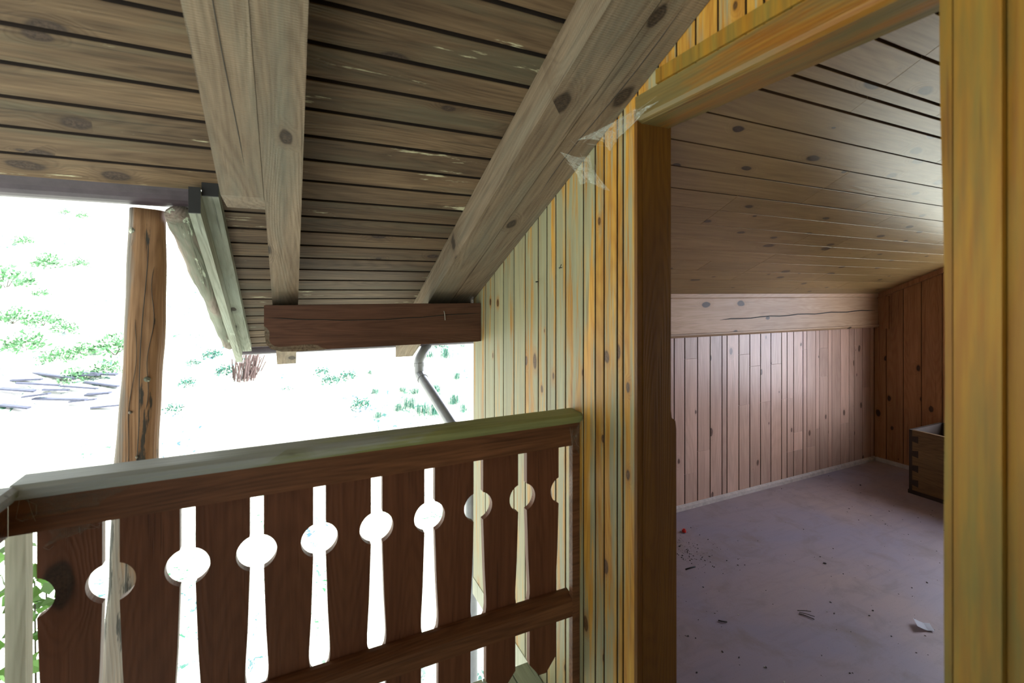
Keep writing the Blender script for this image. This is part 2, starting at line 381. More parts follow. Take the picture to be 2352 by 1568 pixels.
# gutters
def trough(bm, x0, x1, y, z, r, th=.004):
    n = 14; outer = [(y + r*math.cos(a), z + r*math.sin(a)) for a in [PI + PI*k/n for k in range(n+1)]]
    inner = [(y + (r-th)*math.cos(a), z + (r-th)*math.sin(a)) for a in [PI + PI*k/n for k in range(n+1)]]
    prof = outer + inner[::-1]
    prof = [(x0, p[0], p[1]) for p in prof]
    N = len(prof)
    a = [bm.verts.new(p) for p in prof]; b = [bm.verts.new((x1, p[1], p[2])) for p in prof]
    for i in range(N): bm.faces.new((a[i], b[i], b[(i+1) % N], a[(i+1) % N]))
    for c in (a, b):
        for i in range(n): bm.faces.new((c[i], c[i+1], c[N-2-i], c[N-1-i]))
def disc(bm, x, y, z, r, th):
    prism(bm, [(x, y + r*math.cos(a), z + r*math.sin(a)) for a in [PI + PI*k/14 for k in range(15)]], (th, 0, 0))
def gutter(x0, x1, y, z, r, label):
    g = thing('roof_gutter', ((x0+x1)/2, y, z - r), label, 'gutter')
    bm = BM(); trough(bm, x0, x1, y, z, r); link('trough', bm, m_gutter, g, smooth=False)
    bm = BM(); tube(bm, [(x0, y + r + .004, z - .003), (x1, y + r + .004, z - .003)], .0075, 10); link('front_bead', bm, m_gutter, g, smooth=True)
    for x in (x0 - .002, x1 - .002):
        bm = BM(); disc(bm, x, y, z, r + .002, .004); link('end_cap', bm, m_gutter, g)
    return g
g1 = gutter(-3.3, -.345, 2.237, H + .425, .090, 'dull purple brown gutter along the nearer eave above the log post')
g2 = gutter(-.33, 1.55, 3.925, H - .392, .060, 'gutter along the lower eave, just showing under the carved beam')
bm = BM(); box(bm, -3.3, -.3005, 2.133, 2.1405, rz(2.135, 1.385), rz(2.135, 1.468)); tag(link('trim_1', bm, m_gap), 'dark fascia behind the nearer gutter', kind='structure')

# downpipe
dpo = thing('downpipe', (1.16, 2.93, -.9), 'grey olive downpipe elbowing from the lower gutter back to the house corner', 'downpipe')
def bent(pts, n=6):
    out = []
    pts = [Vector(p) for p in pts]; out.append(pts[0])
    for i in range(1, len(pts)-1):
        a = pts[i] + (pts[i-1]-pts[i]).normalized()*.03; c = pts[i] + (pts[i+1]-pts[i]).normalized()*.03
        for k in range(n+1):
            t = k/n; out.append(a*(1-t)**2 + pts[i]*2*t*(1-t) + c*t*t)
    out.append(pts[-1]); return out
elb = bent([(1.055, 3.925, H-.44), (.975, 3.90, H-.56), (.98, 3.90, H-.68), (1.072, 2.905, H-1.06), (1.072, 2.905, -.95)])
bm = BM(); tube(bm, elb, .041, 18); link('pipe', bm, m_pipe, dpo, smooth=True)
for p, q in (((.976, 3.9, H-.585), (.977, 3.9, H-.615)), ((.983, 3.868, H-.6925), (.988, 3.82, H-.711))):
    bm = BM(); tube(bm, [p, q], .046, 18); link('pipe_collar', bm, m_pipe, dpo, smooth=False)

# carved purlin
pu = thing('carved_beam', (.46, 2.7, H-.28), 'dark brown beam with a scrolled end sticking out of the yellow wall', 'beam')
zb, zt = H - .288, H - .062
prof = [(1.028, zb), (.175, zb - .004)]
# ogee lower-left corner: a small step up, a long flat, a round swell and a hollow
prof += [(.150, zb + .004), (.130, zb + .017), (.105, zb + .024), (.06, zb + .024), (0.0, zb + .020), (-.050, zb + .018), (-.072, zb + .024),
         (-.088, zb + .038), (-.094, zb + .058), (-.092, zb + .078), (-.093, zb + .095), (-.099, zb + .108), (-.109, zb + .118), (-.1165, zb + .124), (-.1165, zt - .001), (1.028, zt)]
bm = BM(); prism(bm, [(x, 2.62, z) for x, z in prof], (0, .035, 0))
link('front_board', bm, m_purlin, pu, .002)
prof2 = [(1.028, zb - .006), (.20, zb - .006), (.150, zb - .011), (.05, zb - .013), (-.04, zb - .010), (-.085, zb + .004), (-.108, zb + .03), (-.115, zb + .07), (-.1165, zb + .12), (-.1165, zt - .002), (1.028, zt - .002)]
bm = BM(); prism(bm, [(x, 2.6555, z) for x, z in prof2], (0, .13, 0))
link('core', bm, m_rafter, pu, .002)
crack(pu, [(-.11 + 1.13*i/16, 2.6195, zt - .062 - .022*math.sin(PI*min(1, i/14)) + .0015*math.sin(i*2.1)) for i in range(17)], .0024)
bm = BM(); box(bm, .753, 1.027, 2.787, 2.80, H - .10, H - .052); link('shade_strip', bm, m_gap, pu)  # dark strip added to close a bright slit, standing in for shade
bm = BM(); tube(bm, [(.80, 2.619, H - .105), (.803, 2.612, H - .125), (.807, 2.618, H - .158)], .0022, 8)
tag(link('bent_wire', bm, m_wire, smooth=True), 'short pale wire hooked on the face of the carved brown beam', 'wire')

# ------------------------------------------------------------------ yellow gable wall with its door
XW = 1.03; XI = 1.172
def planks(ys, axis_x, thick, zfun_lo, zfun_hi, gap=.0035, dirn=1):
    bm = BM()
    for a, b in zip(ys, ys[1:]):
        if b - a < .012: continue
        a2, b2 = a + gap, b - gap
        prism(bm, [(axis_x, a2, zfun_lo(a2)), (axis_x, b2, zfun_lo(b2)), (axis_x, b2, zfun_hi(b2)), (axis_x, a2, zfun_hi(a2))], (thick*dirn, 0, 0))
    return bm
ZD = -.155          # deck level
ys = [1.223, 1.298, 1.330, 1.406, 1.46, 1.539, 1.67, 1.749, 1.826, 1.907, 2.039, 2.166, 2.298, 2.42, 2.554, 2.757]
bm = planks(ys, XW, .02, lambda y: ZD - .03, lambda y: rz(y, 1.395), gap=.004)
ys2 = [-1.5 + .11*i for i in range(17)] + [.349 - .001, .42]
up = [.42, .52, .62, .70, .768, .818, .903, .979, 1.052, 1.128, 1.223]
for a, b in zip(up, up[1:]):
    prism(bm, [(XW, a + .003, H + .60), (XW, b - .003, H + .60), (XW, b - .003, rz(b, 1.395)), (XW, a + .003, rz(a, 1.395))], (.02, 0, 0))
for a, b in zip([-1.5 + .12*i for i in range(16)], [-1.5 + .12*(i+1) for i in range(15)] + [.36]):
    prism(bm, [(XW, a + .003, ZD), (XW, b - .003, ZD), (XW, b - .003, rz(b, 1.395) if b > -1.22 else rz(-1.22, 1.395)), (XW, a + .003, rz(max(a, -1.22), 1.395))], (.02, 0, 0))
wr = link('wall_right', bm, m_wall, bevel=.0016, groove=(1, m_groove))
tag(wr, 'yellow pine board gable wall with greenish grey weathering', kind='structure')
bm = BM()          # wall core behind the boards, door opening left free
for (a, b, lo) in ((1.235, 2.752, -.25), (.435, 1.235, H + .60), (-1.9, .41, -.25)):
    n = 8
    for i in range(n):
        p = a + (b-a)*i/n; q = a + (b-a)*(i+1)/n
        prism(bm, [(XW + .021, p, lo), (XW + .021, q, lo), (XW + .021, q, rz(max(q, -1.2), 1.395)), (XW + .021, p, rz(max(p, -1.2), 1.395))], (XI - XW - .023, 0, 0))
bmesh.ops.remove_doubles(bm, verts=bm.verts[:], dist=1e-5)
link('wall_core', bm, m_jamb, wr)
bm = BM(); box(bm, XI - .05, XI + .04, 2.757, 2.80, -1.2, rz(2.78, 1.36)); box(bm, XI + .02, 5.2, 2.60 + .02, 2.78, -1.6, rz(2.78, 1.36))
tag(link('wall_back', bm, m_grey), 'outer face of the knee wall round the house corner', kind='structure')
bm = BM(); prism(bm, [(XW - .003, 1.995, ZD - .02), (XW - .003, 2.757, ZD - .02), (XW - .003, 2.757, ZD - .125), (XW - .003, 1.995, ZD - .125)], (.03, 0, 0))
tag(link('baseboard_right', bm, m_grey, bevel=.003), 'pale skirting board closing the foot of the yellow wall', kind='structure')

dr = thing('door_1', (XW + .06, .82, ZD), 'open doorway framed in orange pine', kind='structure')
yj = 1.221
bm = BM(); box(bm, XW - .002, XW + .020, yj + .001, yj + .016, ZD, H + .600); link('rebate_strip', bm, m_jamb, dr, .0015)
bm = BM()          # left jamb, with the strike notch bitten out of its inner edge
zs = H - .42
prism(bm, [(XW + .0215, yj, ZD), (XI + .026, yj, ZD), (XI + .024, yj, zs - .045), (XI + .020, yj, zs - .018), (XI + .004, yj, zs - .006), (XI, yj, zs + .02), (XI, yj, H + .60), (XW + .0215, yj, H + .60)], (0, .014, 0))
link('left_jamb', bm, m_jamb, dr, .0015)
bm = BM(); box(bm, XW + .01, XI, .4105, .4245, ZD, H + .60); link('right_jamb', bm, m_casing, dr, .0015)
bm = BM()          # lintel with a soft lower arris
prism(bm, [(XW - .004, 0, H + .642), (XW - .004, 0, H + .572), (XW + .003, 0, H + .562), (XW + .016, 0, H + .556), (XI - .01, 0, H + .5565), (XI, 0, H + .566), (XI, 0, H + .642)], (0, 1.222 - .405, 0))
for vv in bm.verts: vv.co.y += .412
link('lintel', bm, m_header, dr, .002)
bm = BM(); box(bm, XW - .004, XW + .044, .412, 1.22, ZD, .002); link('threshold', bm, m_jamb, dr, .003)
bm = BM(); box(bm, XW - .010, XW - .0005, .425, 1.128, H + .645, H + .688); link('lintel_strip', bm, m_casing, dr, .003)
bm = BM(); box(bm, .998, XW - .001, .338, .397, ZD, rz(.39, 1.375)); link('right_casing', bm, m_casing, dr, .004, 2)
bm = BM(); box(bm, 1.013, XW - .001, .19, .3365, ZD, rz(.33, 1.375)); link('outer_casing', bm, m_casing, dr, .003)
bm = BM()
N = 40; vs = []
for i in range(N+1):
    z = ZD + (2.75 - ZD)*i/N; wv = .0030*math.sin(z*3.1 + 1.2) + .0018*math.sin(z*7)
    vs.append([bm.verts.new((x, y + (wv if y > .41 else 0), z)) for x, y in ((1.004, .4010), (1.004, .4135), (XW + .009, .4180), (XW + .009, .4010))])
for a, b in zip(vs, vs[1:]):
    for j in range(4): bm.faces.new((a[j], a[(j+1) % 4], b[(j+1) % 4], b[j]))
bm.faces.new(vs[0]); bm.faces.new(vs[-1])
link('edge_strip', bm, m_casing, dr)

# nails in the wall and rusty dots
for i, (y, z, l) in enumerate(((1.905, H + .052, 'bent black nail standing out of the yellow wall, the lower and left one of two'), (1.70, H + .105, 'bent black nail standing out of the yellow wall, the upper and right one of two'))):
    bm = BM(); tube(bm, [(XW + .004, y, z), (XW - .016, y - .004, z - .001), (XW - .028, y - .03, z - .006), (XW - .032, y - .05, z + (.01 if i else -.004))], .0016, 8)
    tag(link('bent_nail', bm, m_black, smooth=True), l, 'nail')

# ------------------------------------------------------------------ balcony railing
YB, TB = 1.615, .025
rl = thing('balcony_railing', (.2, YB, H - 1.49), 'dark red brown railing with bottle shaped cut-outs closing the far side of the balcony', 'railing')
gc = [-.438, -.265, -.091, .085, .2615, .442, .624, .8045, .983]     # centres of the gaps
def halfgap(ext=0):
    """half width of the gap as a height profile, top to bottom"""
    zc = H - .784; r = .0545; s = .0185
    a0 = math.asin(s/r); pr = [(H - .50, s), (zc + r*math.cos(a0), s)]
    for k in range(1, 14):
        a = a0 + (PI - 2*a0)*k/14; pr.append((zc + r*math.cos(a), r*math.sin(a)))
    pr += [(zc - r*math.cos(a0), s), (H - 1.02, .0245), (H - 1.13, .0305), (H - 1.16, .0305), (H - 1.185, .027), (H - 1.203, .018), (H - 1.245, .018),
           (H - 1.262, .022), (H - 1.275, .028), (H - 1.30, .0305), (H - 1.435, .0305)]
    return pr
def baluster(xa, xb, left=True, right=True, parent=rl, axis='x', y0=YB, thick=TB):
    hp = halfgap()
    L = [(xa + (w if left else 0.0), z) for z, w in hp]; Rr = [(xb - (w if right else 0.0), z) for z, w in hp]
    zt_ = H - 1.487; mid = (L[-1][0] + Rr[-1][0])/2
    pts = L + [(mid - .017, zt_), (mid + .014, zt_ - .002)] + Rr[::-1]
    bm = BM()
    if axis == 'x': prism(bm, [(x, y0, z) for x, z in pts], (0, thick, 0))
    else: prism(bm, [(y0, x, z) for x, z in pts], (thick, 0, 0))
    return link('baluster', bm, m_balu, parent, .0012)
for a, b in zip(gc, gc[1:]): baluster(a, b)
baluster(-.607, gc[0])
bm = BM(); prism(bm, [(-.6218, 1.563, H - .595), (1.0, 1.563, H - .595), (1.0, 1.563, H - .508), (-.6218, 1.563, H - .508)], (0, .0515, 0)); link('upper_rail', bm, m_rail, rl, .004)
bm = BM()      # handrail: flat top with chamfers and a stepped underside
hp = [(1.541, H - .478), (1.552, H - .468), (1.628, H - .466), (1.643, H - .474), (1.643, H - .500), (1.628, H - .507), (1.565, H - .507), (1.556, H - .507), (1.553, H - .5), (1.544, H - .497), (1.541, H - .492)]
prism(bm, [(-.615 - (1.64 - y)*0, y, z) for y, z in hp], (1.028 + .615, 0, 0)); link('handrail', bm, m_hand, rl, .0025, 2)
bm = BM()
hp = [(1.563, H - 1.262), (1.563, H - 1.203), (1.574, H - 1.192), (1.600, H - 1.180), (1.614, H - 1.178), (1.614, H - 1.262)]
prism(bm, [(-.62, y, z) for y, z in hp], (1.0 + .62, 0, 0)); link('lower_rail', bm, m_rail, rl, .003)
bm = BM(); box(bm, .996, 1.028, 1.5625, 1.588, ZD, H - .508); link('wall_post', bm, m_rail, rl, .003)
bm = BM(); box(bm, -.660, -.620, 1.6415, 1.68, ZD, H - .510); link('corner_post', bm, m_grey, rl, .003)
# side railing coming back towards the viewer from the corner
r2 = thing('balcony_railing', (-.64, .9, H - 1.49), 'return of the railing at the left edge, mitred into the long one', 'railing')
bm = BM(); hp2 = [(-.595, H - .478), (-.605, H - .468), (-.682, H - .466), (-.697, H - .474), (-.697, H - .500), (-.682, H - .507), (-.605, H - .507), (-.595, H - .492)]
prism(bm, [(x, -1.4, z) for x, z in hp2], (0, 2.94 + .1, 0))
for vv in bm.verts:
    if vv.co.y > 1: vv.co.y = 1.5405 if vv.co.x > -.63 else 1.642
for vv in bm.verts:
    if vv.co.y > 1: vv.co.y = 1.541
link('handrail', bm, m_hand, r2, .0025, 2)
bm = BM(); box(bm, -.672, -.622, -1.4, 1.5615, H - .595, H - .508); link('upper_rail', bm, m_rail, r2, .004)
bm = BM(); box(bm, -.672, -.622, -1.4, 1.5615, H - 1.262, H - 1.192); link('lower_rail', bm, m_rail, r2, .004)
for i in range(14):
    b = 1.56 - .176*i; baluster(b - .176, b, parent=r2, axis='y', y0=-.698)

# ------------------------------------------------------------------ decks and floor
bm = BM(); x = -.70
while x < XW - .01:
    x1 = min(x + .135, XW - .004); box(bm, x + .003, x1 - .003, -1.6, 1.985, ZD - .03, ZD); x = x1
tag(link('floor', bm, m_deck, bevel=.002), 'grey green balcony floor boards', kind='structure')
bm = BM(); box(bm, -.70, XW - .004, 1.94, 1.984, ZD - .2, ZD - .031); tag(link('trim_2', bm, m_grey), 'joist under the deck edge', kind='structure')
bm = BM(); box(bm, XW + .045, 5.25, -1.9, 2.62, -.12, 0.0); tag(link('floor', bm, m_floor), 'dusty lilac brown floor of the attic room', kind='structure')
bm = BM(); box(bm, -.70, XW, -1.62, -1.58, ZD, 4.2)  # added unseen wall, keeps light from entering behind the viewer
bm2 = bm
tag(link('wall_left', bm, m_out), 'unseen house wall behind the viewer, added to block light', kind='structure')

# ------------------------------------------------------------------ attic room
YK = 2.60; XF = 5.04; WC = 1.163
bm = BM()
gy = [-1.2 + .135*i for i in range(15)][:-1] + [.727, .834, .949, .997, 1.065, 1.183, 1.312, 1.43, 1.548, 1.66, 1.775, 1.89, 2.0, 2.11, 2.225, 2.34, 2.45, 2.585]
gy = sorted(y for y in gy if not (.62 < y < .72))
for a, b in zip(gy, gy[1:]):
    ga = .0045 if a < 1.15 else (.0028 if a < 1.6 else .0012); gb = .0045 if b < 1.15 else (.0028 if b < 1.6 else .0012)
    # two or three board lengths per course, with fine butt joints
    cuts = [XI + .001] + sorted(R.sample([1.9, 2.35, 2.8, 3.2, 3.7, 4.2], 2)) + [XF - .001]
    for p, q in zip(cuts, cuts[1:]):
        slab(bm, p + .0005, q - .0005, a + ga, b - gb, WC, WC + .016)
tag(link('ceiling', bm, m_rceil, bevel=.001, groove=(1, m_groove)), 'pale knotty pine boards lining the sloping attic ceiling', kind='structure')
bm = BM(); slab(bm, XI, XF + .1, -1.22, 2.62, WC + .012, WC + .05)
prism(bm, [(XI, -1.2, rz(-1.2, WC)), (XI, -1.95, rz(-.45, WC)), (XI, -1.95, rz(-.45, WC) + .05), (XI, -1.2, rz(-1.2, WC) + .05)], (XF - XI + .1, 0, 0))
tag(link('ceiling', bm, m_jamb), 'backing of the attic ceiling boards', kind='structure')
# knee wall boards
gx = [1.172, 1.30, 1.42, 1.55, 1.68, 1.80, 1.93, 2.06, 2.19, 2.32, 2.45, 2.527, 2.63, 2.758, 2.888, 3.014, 3.068, 3.2, 3.324, 3.45, 3.575, 3.708, 3.778, 3.863, 3.987, 4.04, 4.159, 4.212, 4.335, 4.39, 4.516, 4.645, 4.726, 4.851, 4.98, 5.038]
bm = BM(); zt2 = H - .315
for a, b in zip(gx, gx[1:]):
    gp = .005 if a < 4.0 else .0025
    zz = [0.03]
    for c in sorted(R.sample([.25, .4, .55, .7, .85, 1.0, 1.1], R.choice((0, 1, 1, 2)))): zz.append(c)
    zz.append(zt2)
    for p, q in zip(zz, zz[1:]): box(bm, a + gp*.75, b - gp*.75, YK, YK + .014, p + .0004, q - .0004)
wb = link('wall_back', bm, m_knee, bevel=.001, groove=(0, m_groove)); tag(wb, 'low knee wall of pale pinkish vertical boards', kind='structure')
bm = BM(); box(bm, XI, XF, YK + .009, YK + .019, 0, zt2); link('groove_backing', bm, m_jamb, wb)
bm = BM(); box(bm, XI + .001, XF - .001, YK - .035, YK + .018, H - .300, H - .036)
rb = link('wall_plate_beam', bm, m_rbeam, bevel=.004); tag(rb, 'pale squared wall plate with a long crack above the knee wall boards', 'beam')
crack(rb, [(2.95 + 2.05*i/18, YK - .0355, H - .208 + .045*(i/18)**.8 + .004*math.sin(i*1.7)) for i in range(19)], .0042)
bm = BM(); prism(bm, [(XI + .001, YK - .045, H - .301), (XI + .001, YK - .045, H - .312), (XI + .001, YK - .03, H - .328), (XI + .001, YK - .001, H - .332), (XI + .001, YK - .001, H - .301)], (XF - XI - .002, 0, 0))
tag(link('trim_3', bm, m_rbeam, bevel=.002), 'moulding under the wall plate', kind='structure')
bm = BM(); slab(bm, XI + .001, XF - .001, YK - .048, YK - .0355, WC - .03, WC - .001)
tag(link('trim_4', bm, m_rbeam), 'slim moulding where the ceiling meets the wall plate', kind='structure')
bm = BM(); prism(bm, [(XI + .001, YK - .001, 0), (XI + .001, YK - .022, 0), (XI + .001, YK - .020, .025), (XI + .001, YK - .004, .036), (XI + .001, YK - .001, .036)], (XF - XI - .002, 0, 0))
m_base = plain('whitish_baseboard', (.62, .55, .5), .6, var=.15, scale=30)
tag(link('baseboard_back', bm, m_base), 'whitish skirting along the knee wall', kind='structure')
# far gable wall with a window standing out of the photo's view
bm = BM(); WY0, WY1, WZ0, WZ1 = .15, 1.90, .45, 1.95
fy = [2.598, 2.497, 2.362, 2.227, 2.08, 1.95, WY1] + [WY1 - (WY1-WY0)*i/13 for i in range(1, 14)] + [.05, -.1, -.25, -.4, -.55, -.7, -.85, -1.0, -1.15, -1.2]
for a, b in zip(fy, fy[1:]):
    if a - b < .02: continue
    t0, t1 = rz(a, WC), rz(b, WC)
    if a <= WY1 + 1e-6 and b >= WY0 - 1e-6:
        prism(bm, [(XF, b + .002, .0), (XF, a - .002, 0), (XF, a - .002, WZ0), (XF, b + .002, WZ0)], (.014, 0, 0))
        if t0 > WZ1: prism(bm, [(XF, b + .002, WZ1), (XF, a - .002, WZ1), (XF, a - .002, t0), (XF, b + .002, t1)], (.014, 0, 0))
    else:
        prism(bm, [(XF, b + .002, 0), (XF, a - .002, 0), (XF, a - .002, t0), (XF, b + .002, t1)], (.014, 0, 0))
wf = link('wall_far', bm, m_farw, bevel=.001, groove=(1, m_groove)); tag(wf, 'dark orange pine boards of the far gable wall', kind='structure')
bm = BM()
for a, b, lo, hi in ((2.62, WY1, 0, None), (WY1, WY0, 0, WZ0), (WY1, WY0, WZ1, None), (WY0, -1.95, 0, None)):
    h0 = hi if hi else rz(a, WC); h1 = hi if hi else rz(b, WC)
    prism(bm, [(XF + .015, b, lo), (XF + .015, a, lo), (XF + .015, a, h0 + (0 if hi else .03)), (XF + .015, b, h1 + (0 if hi else .03))], (.14, 0, 0))
link('wall_core', bm, m_jamb, wf)
bm = BM(); box(bm, XI, XF + .16, -1.95, -1.9, -.1, 3.7); tag(link('wall_left', bm, m_knee), 'attic wall out of view at the viewer\'s side', kind='structure')
wi = thing('window_1', (XF + .06, 1.0, WZ0), 'attic window in the far gable wall', kind='structure')
bm = BM(); t = .05
box(bm, XF + .03, XF + .09, WY0, WY0 + t, WZ0, WZ1); box(bm, XF + .03, XF + .09, WY1 - t, WY1, WZ0, WZ1)
box(bm, XF + .03, XF + .09, WY0 + t, WY1 - t, WZ0, WZ0 + t); box(bm, XF + .03, XF + .09, WY0 + t, WY1 - t, WZ1 - t, WZ1)
box(bm, XF + .035, XF + .085, (WY0+WY1)/2 - .03, (WY0+WY1)/2 + .03, WZ0 + t, WZ1 - t)
link('window_frame', bm, m_farw, wi, .003)
bm = BM(); box(bm, XF + .058, XF + .062, WY0 + t, (WY0+WY1)/2 - .03, WZ0 + t, WZ1 - t); box(bm, XF + .058, XF + .062, (WY0+WY1)/2 + .03, WY1 - t, WZ0 + t, WZ1 - t)
link('pane', bm, m_glass, wi)
bm = BM(); slab(bm, XF - .018, XF - .001, 1.2, YK - .037, WC - .045, WC - .001); tag(link('trim_5', bm, m_farw, bevel=.002), 'sloping strip along the top of the far wall', kind='structure')
bm = BM(); box(bm, XF - .02, XF - .001, YK - .13, YK - .075, H - .335, H - .03)
tag(link('trim_6', bm, m_farw, bevel=.004), 'short upright block in the corner by the wall plate', kind='structure')
bm = BM(); box(bm, XF - .018, XF - .001, 2.06, YK - .023, 0, .035); tag(link('baseboard_far', bm, m_base), 'skirting along the far wall', kind='structure')

# open chest
ch = thing('wooden_chest', (4.7, 1.55, 0), 'old open topped wooden chest with dovetailed corners against the far wall', 'chest')
cx0, cx1, cy0, cy1, chh = 4.455, 4.935, 1.0, 2.05, .505
bm = BM(); box(bm, cx0, cx0 + .022, cy0, cy1 - .022, .03, chh); link('front_panel', bm, m_chest, ch, .002)
bm = BM(); box(bm, cx1 - .022, cx1, cy0, cy1 - .022, .03, chh); link('back_panel', bm, m_chestd, ch, .002)  # dark colour stands for the shade inside the open chest
for y in (cy0, cy1):
    bm = BM(); box(bm, cx0, cx1, y - .0215, y, .03, chh - .001); link('side_panel', bm, m_chestd, ch, .002)
bm = BM(); box(bm, cx0 + .023, cx1 - .023, cy0 + .001, cy1 - .023, .03, .045); link('bottom_panel', bm, m_chestd, ch)
bm = BM(); box(bm, cx0 - .006, cx1 + .004, cy0 - .02, cy1 + .004, 0.001, .0295); link('plinth', bm, m_chestd, ch, .003)
for i in range(4):
    bm = BM(); z = .07 + .115*i
    prism(bm, [(cx0 - .0008, cy1 - .0225, z), (cx0 - .0008, cy1 - .062, z - .008), (cx0 - .0008, cy1 - .062, z + .048), (cx0 - .0008, cy1 - .0225, z + .04)], (.004, 0, 0))
    link('dovetail', bm, m_chestd, ch)

# paper, red cap, twigs, crumbs
bm = BM()
q = [(2.722, 1.236), (2.674, 1.197), (2.731, 1.155), (2.78, 1.196)]
NX, NY = 8, 6; gv = {}
for i in range(NX+1):
    for j in range(NY+1):
        u, w_ = i/NX, j/NY
        a = Vector(q[0]).lerp(Vector(q[1]), w_); b = Vector(q[3]).lerp(Vector(q[2]), w_); p = a.lerp(b, u)
        gv[i, j] = bm.verts.new((p.x, p.y, .0025 + .018*max(0, 1 - u*1.6)**1.3 + .004*u*w_))
for i in range(NX):
    for j in range(NY): bm.faces.new((gv[i, j], gv[i+1, j], gv[i+1, j+1], gv[i, j+1]))
bmesh.ops.solidify(bm, geom=bm.faces[:], thickness=.0008)
tag(link('paper_slip', bm, m_paper), 'curled slip of white paper lying on the dusty attic floor', 'paper')
bm = BM(); tube(bm, [(2.365, 2.345, .004), (2.366, 2.345, .018)], [.0145, .0125], 14); tube(bm, [(2.3655, 2.345, .0175), (2.3655, 2.345, .024)], [.008, .007], 12)
tag(link('red_cap', bm, m_red, bevel=.001), 'small red plastic cap on the floor near the knee wall', 'cap')
def twig(pts, r, label, name='twig', mat=m_leaf, group=None):
    bm = BM(); tube(bm, pts, r, 7); return tag(link(name, bm, mat, smooth=True), label, name.replace('_', ' '), group)
for i, (dx, dy, a) in enumerate(((0, 0, 2.0), (.012, .006, 2.18), (.022, .026, 2.6))):
    c = Vector((2.293 + dx, 1.478 + dy, .003 + .002*i)); d = Vector((math.cos(a), math.sin(a), 0))*.032
    twig([c - d, c + d*.1 + Vector((.002, 0, .001)), c + d], .0016, 'thin dry splinter in a little bundle of three on the attic floor', 'splinter', group='splinters on the attic floor')
twig([(2.05, 2.02, .006), (2.085, 2.02, .006), (2.115, 2.012, .010)], .0042, 'dark headed stick poking out from behind the door jamb on the floor', 'stick', m_black)
twig([(1.876, 1.640, .004), (1.885, 1.628, .005), (1.905, 1.615, .004)], .003, 'short dark curled twig on the attic floor, left of the splinters', 'twig', m_dirt)
# crumbs that nobody could count
bm = BM(); bmp = BM()
for i in range(620):
    if i < 230: x, y = 2.12 + abs(R.gauss(0, .12)), 2.22 + R.gauss(0, .12)
    else: x, y = R.uniform(1.25, 4.3), R.uniform(.3, 2.55)
    s = R.choice((.0012, .0016, .0022, .0035)) if i < 612 else .006
    tgt = bmp if R.random() < .14 else bm
    if x < 1.25: continue
    m4 = Matrix.Translation((x, y, s*.5)) @ Matrix.Rotation(R.uniform(0, 6), 4, 'Z') @ Matrix.Diagonal((s*R.uniform(.8, 2), s, s*.6, 1))
    bmesh.ops.create_icosphere(tgt, subdivisions=1, radius=1, matrix=m4)
tag(link('floor_grit', bm, m_dirt), 'dark grit and crumbs scattered over the attic floor', 'grit', kind='stuff')
tag(link('plaster_crumbs', bmp, m_pale), 'pale crumbs scattered over the attic floor', 'crumbs', kind='stuff')

# ------------------------------------------------------------------ cobwebs
def web(corners, label, mat=m_web, sag=.02, n=12, threads=10):
    """a sagging torn sheet between three or four anchor points, with stray threads"""
    c = [Vector(p) for p in corners]
    if len(c) == 3: c.append(c[2].lerp(c[0], .02))
    ce = sum(c, Vector())/len(c)
    root = thing('cobweb', ce, label, 'cobweb')
    bm = BM(); gv = {}
    for i in range(n+1):
        for j in range(n+1):
            u, w_ = i/n, j/n
            p = c[0].lerp(c[1], u).lerp(c[3].lerp(c[2], u), w_)
            e = 4*u*(1-u); f = 4*w_*(1-w_)
            p = p.lerp(ce, .28*(e*(1-f) + f*(1-e)))         # edges drawn inwards, as webs hang
            p.z -= sag*e*f; p += noise.noise_vector(p*25)*.004
            gv[i, j] = bm.verts.new(p)
    for i in range(n):
        for j in range(n): bm.faces.new((gv[i, j], gv[i+1, j], gv[i+1, j+1], gv[i, j+1]))
    bmesh.ops.triangulate(bm, faces=bm.faces[:])
    link('web_sheet', bm, mat, root, smooth=True)
    bm = BM()
    for k in range(threads):
        a = c[R.randrange(4)].lerp(c[R.randrange(4)], R.random()*.4); b = ce.lerp(c[R.randrange(4)], R.uniform(.3, 1.1)) + Vector([R.uniform(-.015, .015) for _ in range(3)])
        m_ = (a+b)/2 + Vector((R.uniform(-.01, .01), R.uniform(-.01, .01), -R.uniform(.002, .02)))
        if (a-b).length < .01: continue
        tube(bm, [a, a.lerp(m_, .6) , m_, m_.lerp(b, .5), b], .0002, 4)
    if len(bm.faces): link('threads', bm, m_thread, root)
    else: bm.free()
    return root
WEBS = []
web([(.93, 1.44, rz(1.44, 1.21)), (1.02, 1.22, H + .60), (1.015, 1.10, H + .585), (1.02, 1.36, H + .50)], 'torn dusty cobweb between the rafter and the left end of the door lintel')
web([(.90, 1.50, rz(1.50, 1.212)), (1.022, 1.55, H + .42), (1.022, 1.36, H + .36), (.985, 1.43, H + .50)], 'dusty cobweb hanging over the top of the yellow wall under the rafter')
web([(-.60, 1.559, H - .50), (-.36, 1.559, H - .508), (-.45, 1.560, H - .555), (-.60, 1.559, H - .56)], 'grey cobweb clinging to the upper rail at its left end', m_webd, .012, threads=6)
web([(-.575, 1.611, H - .60), (-.46, 1.611, H - .612), (-.47, 1.612, H - .625), (-.575, 1.611, H - .655)], 'grey cobweb across the top of the leftmost baluster', m_webd, .008, threads=5)
web([(.975, 1.558, H - .52), (1.026, 1.55, H - .50), (1.026, 1.555, H - .64), (.985, 1.56, H - .60)], 'grey cobweb in the corner where the railing meets the wall', m_webd, .01, threads=5)

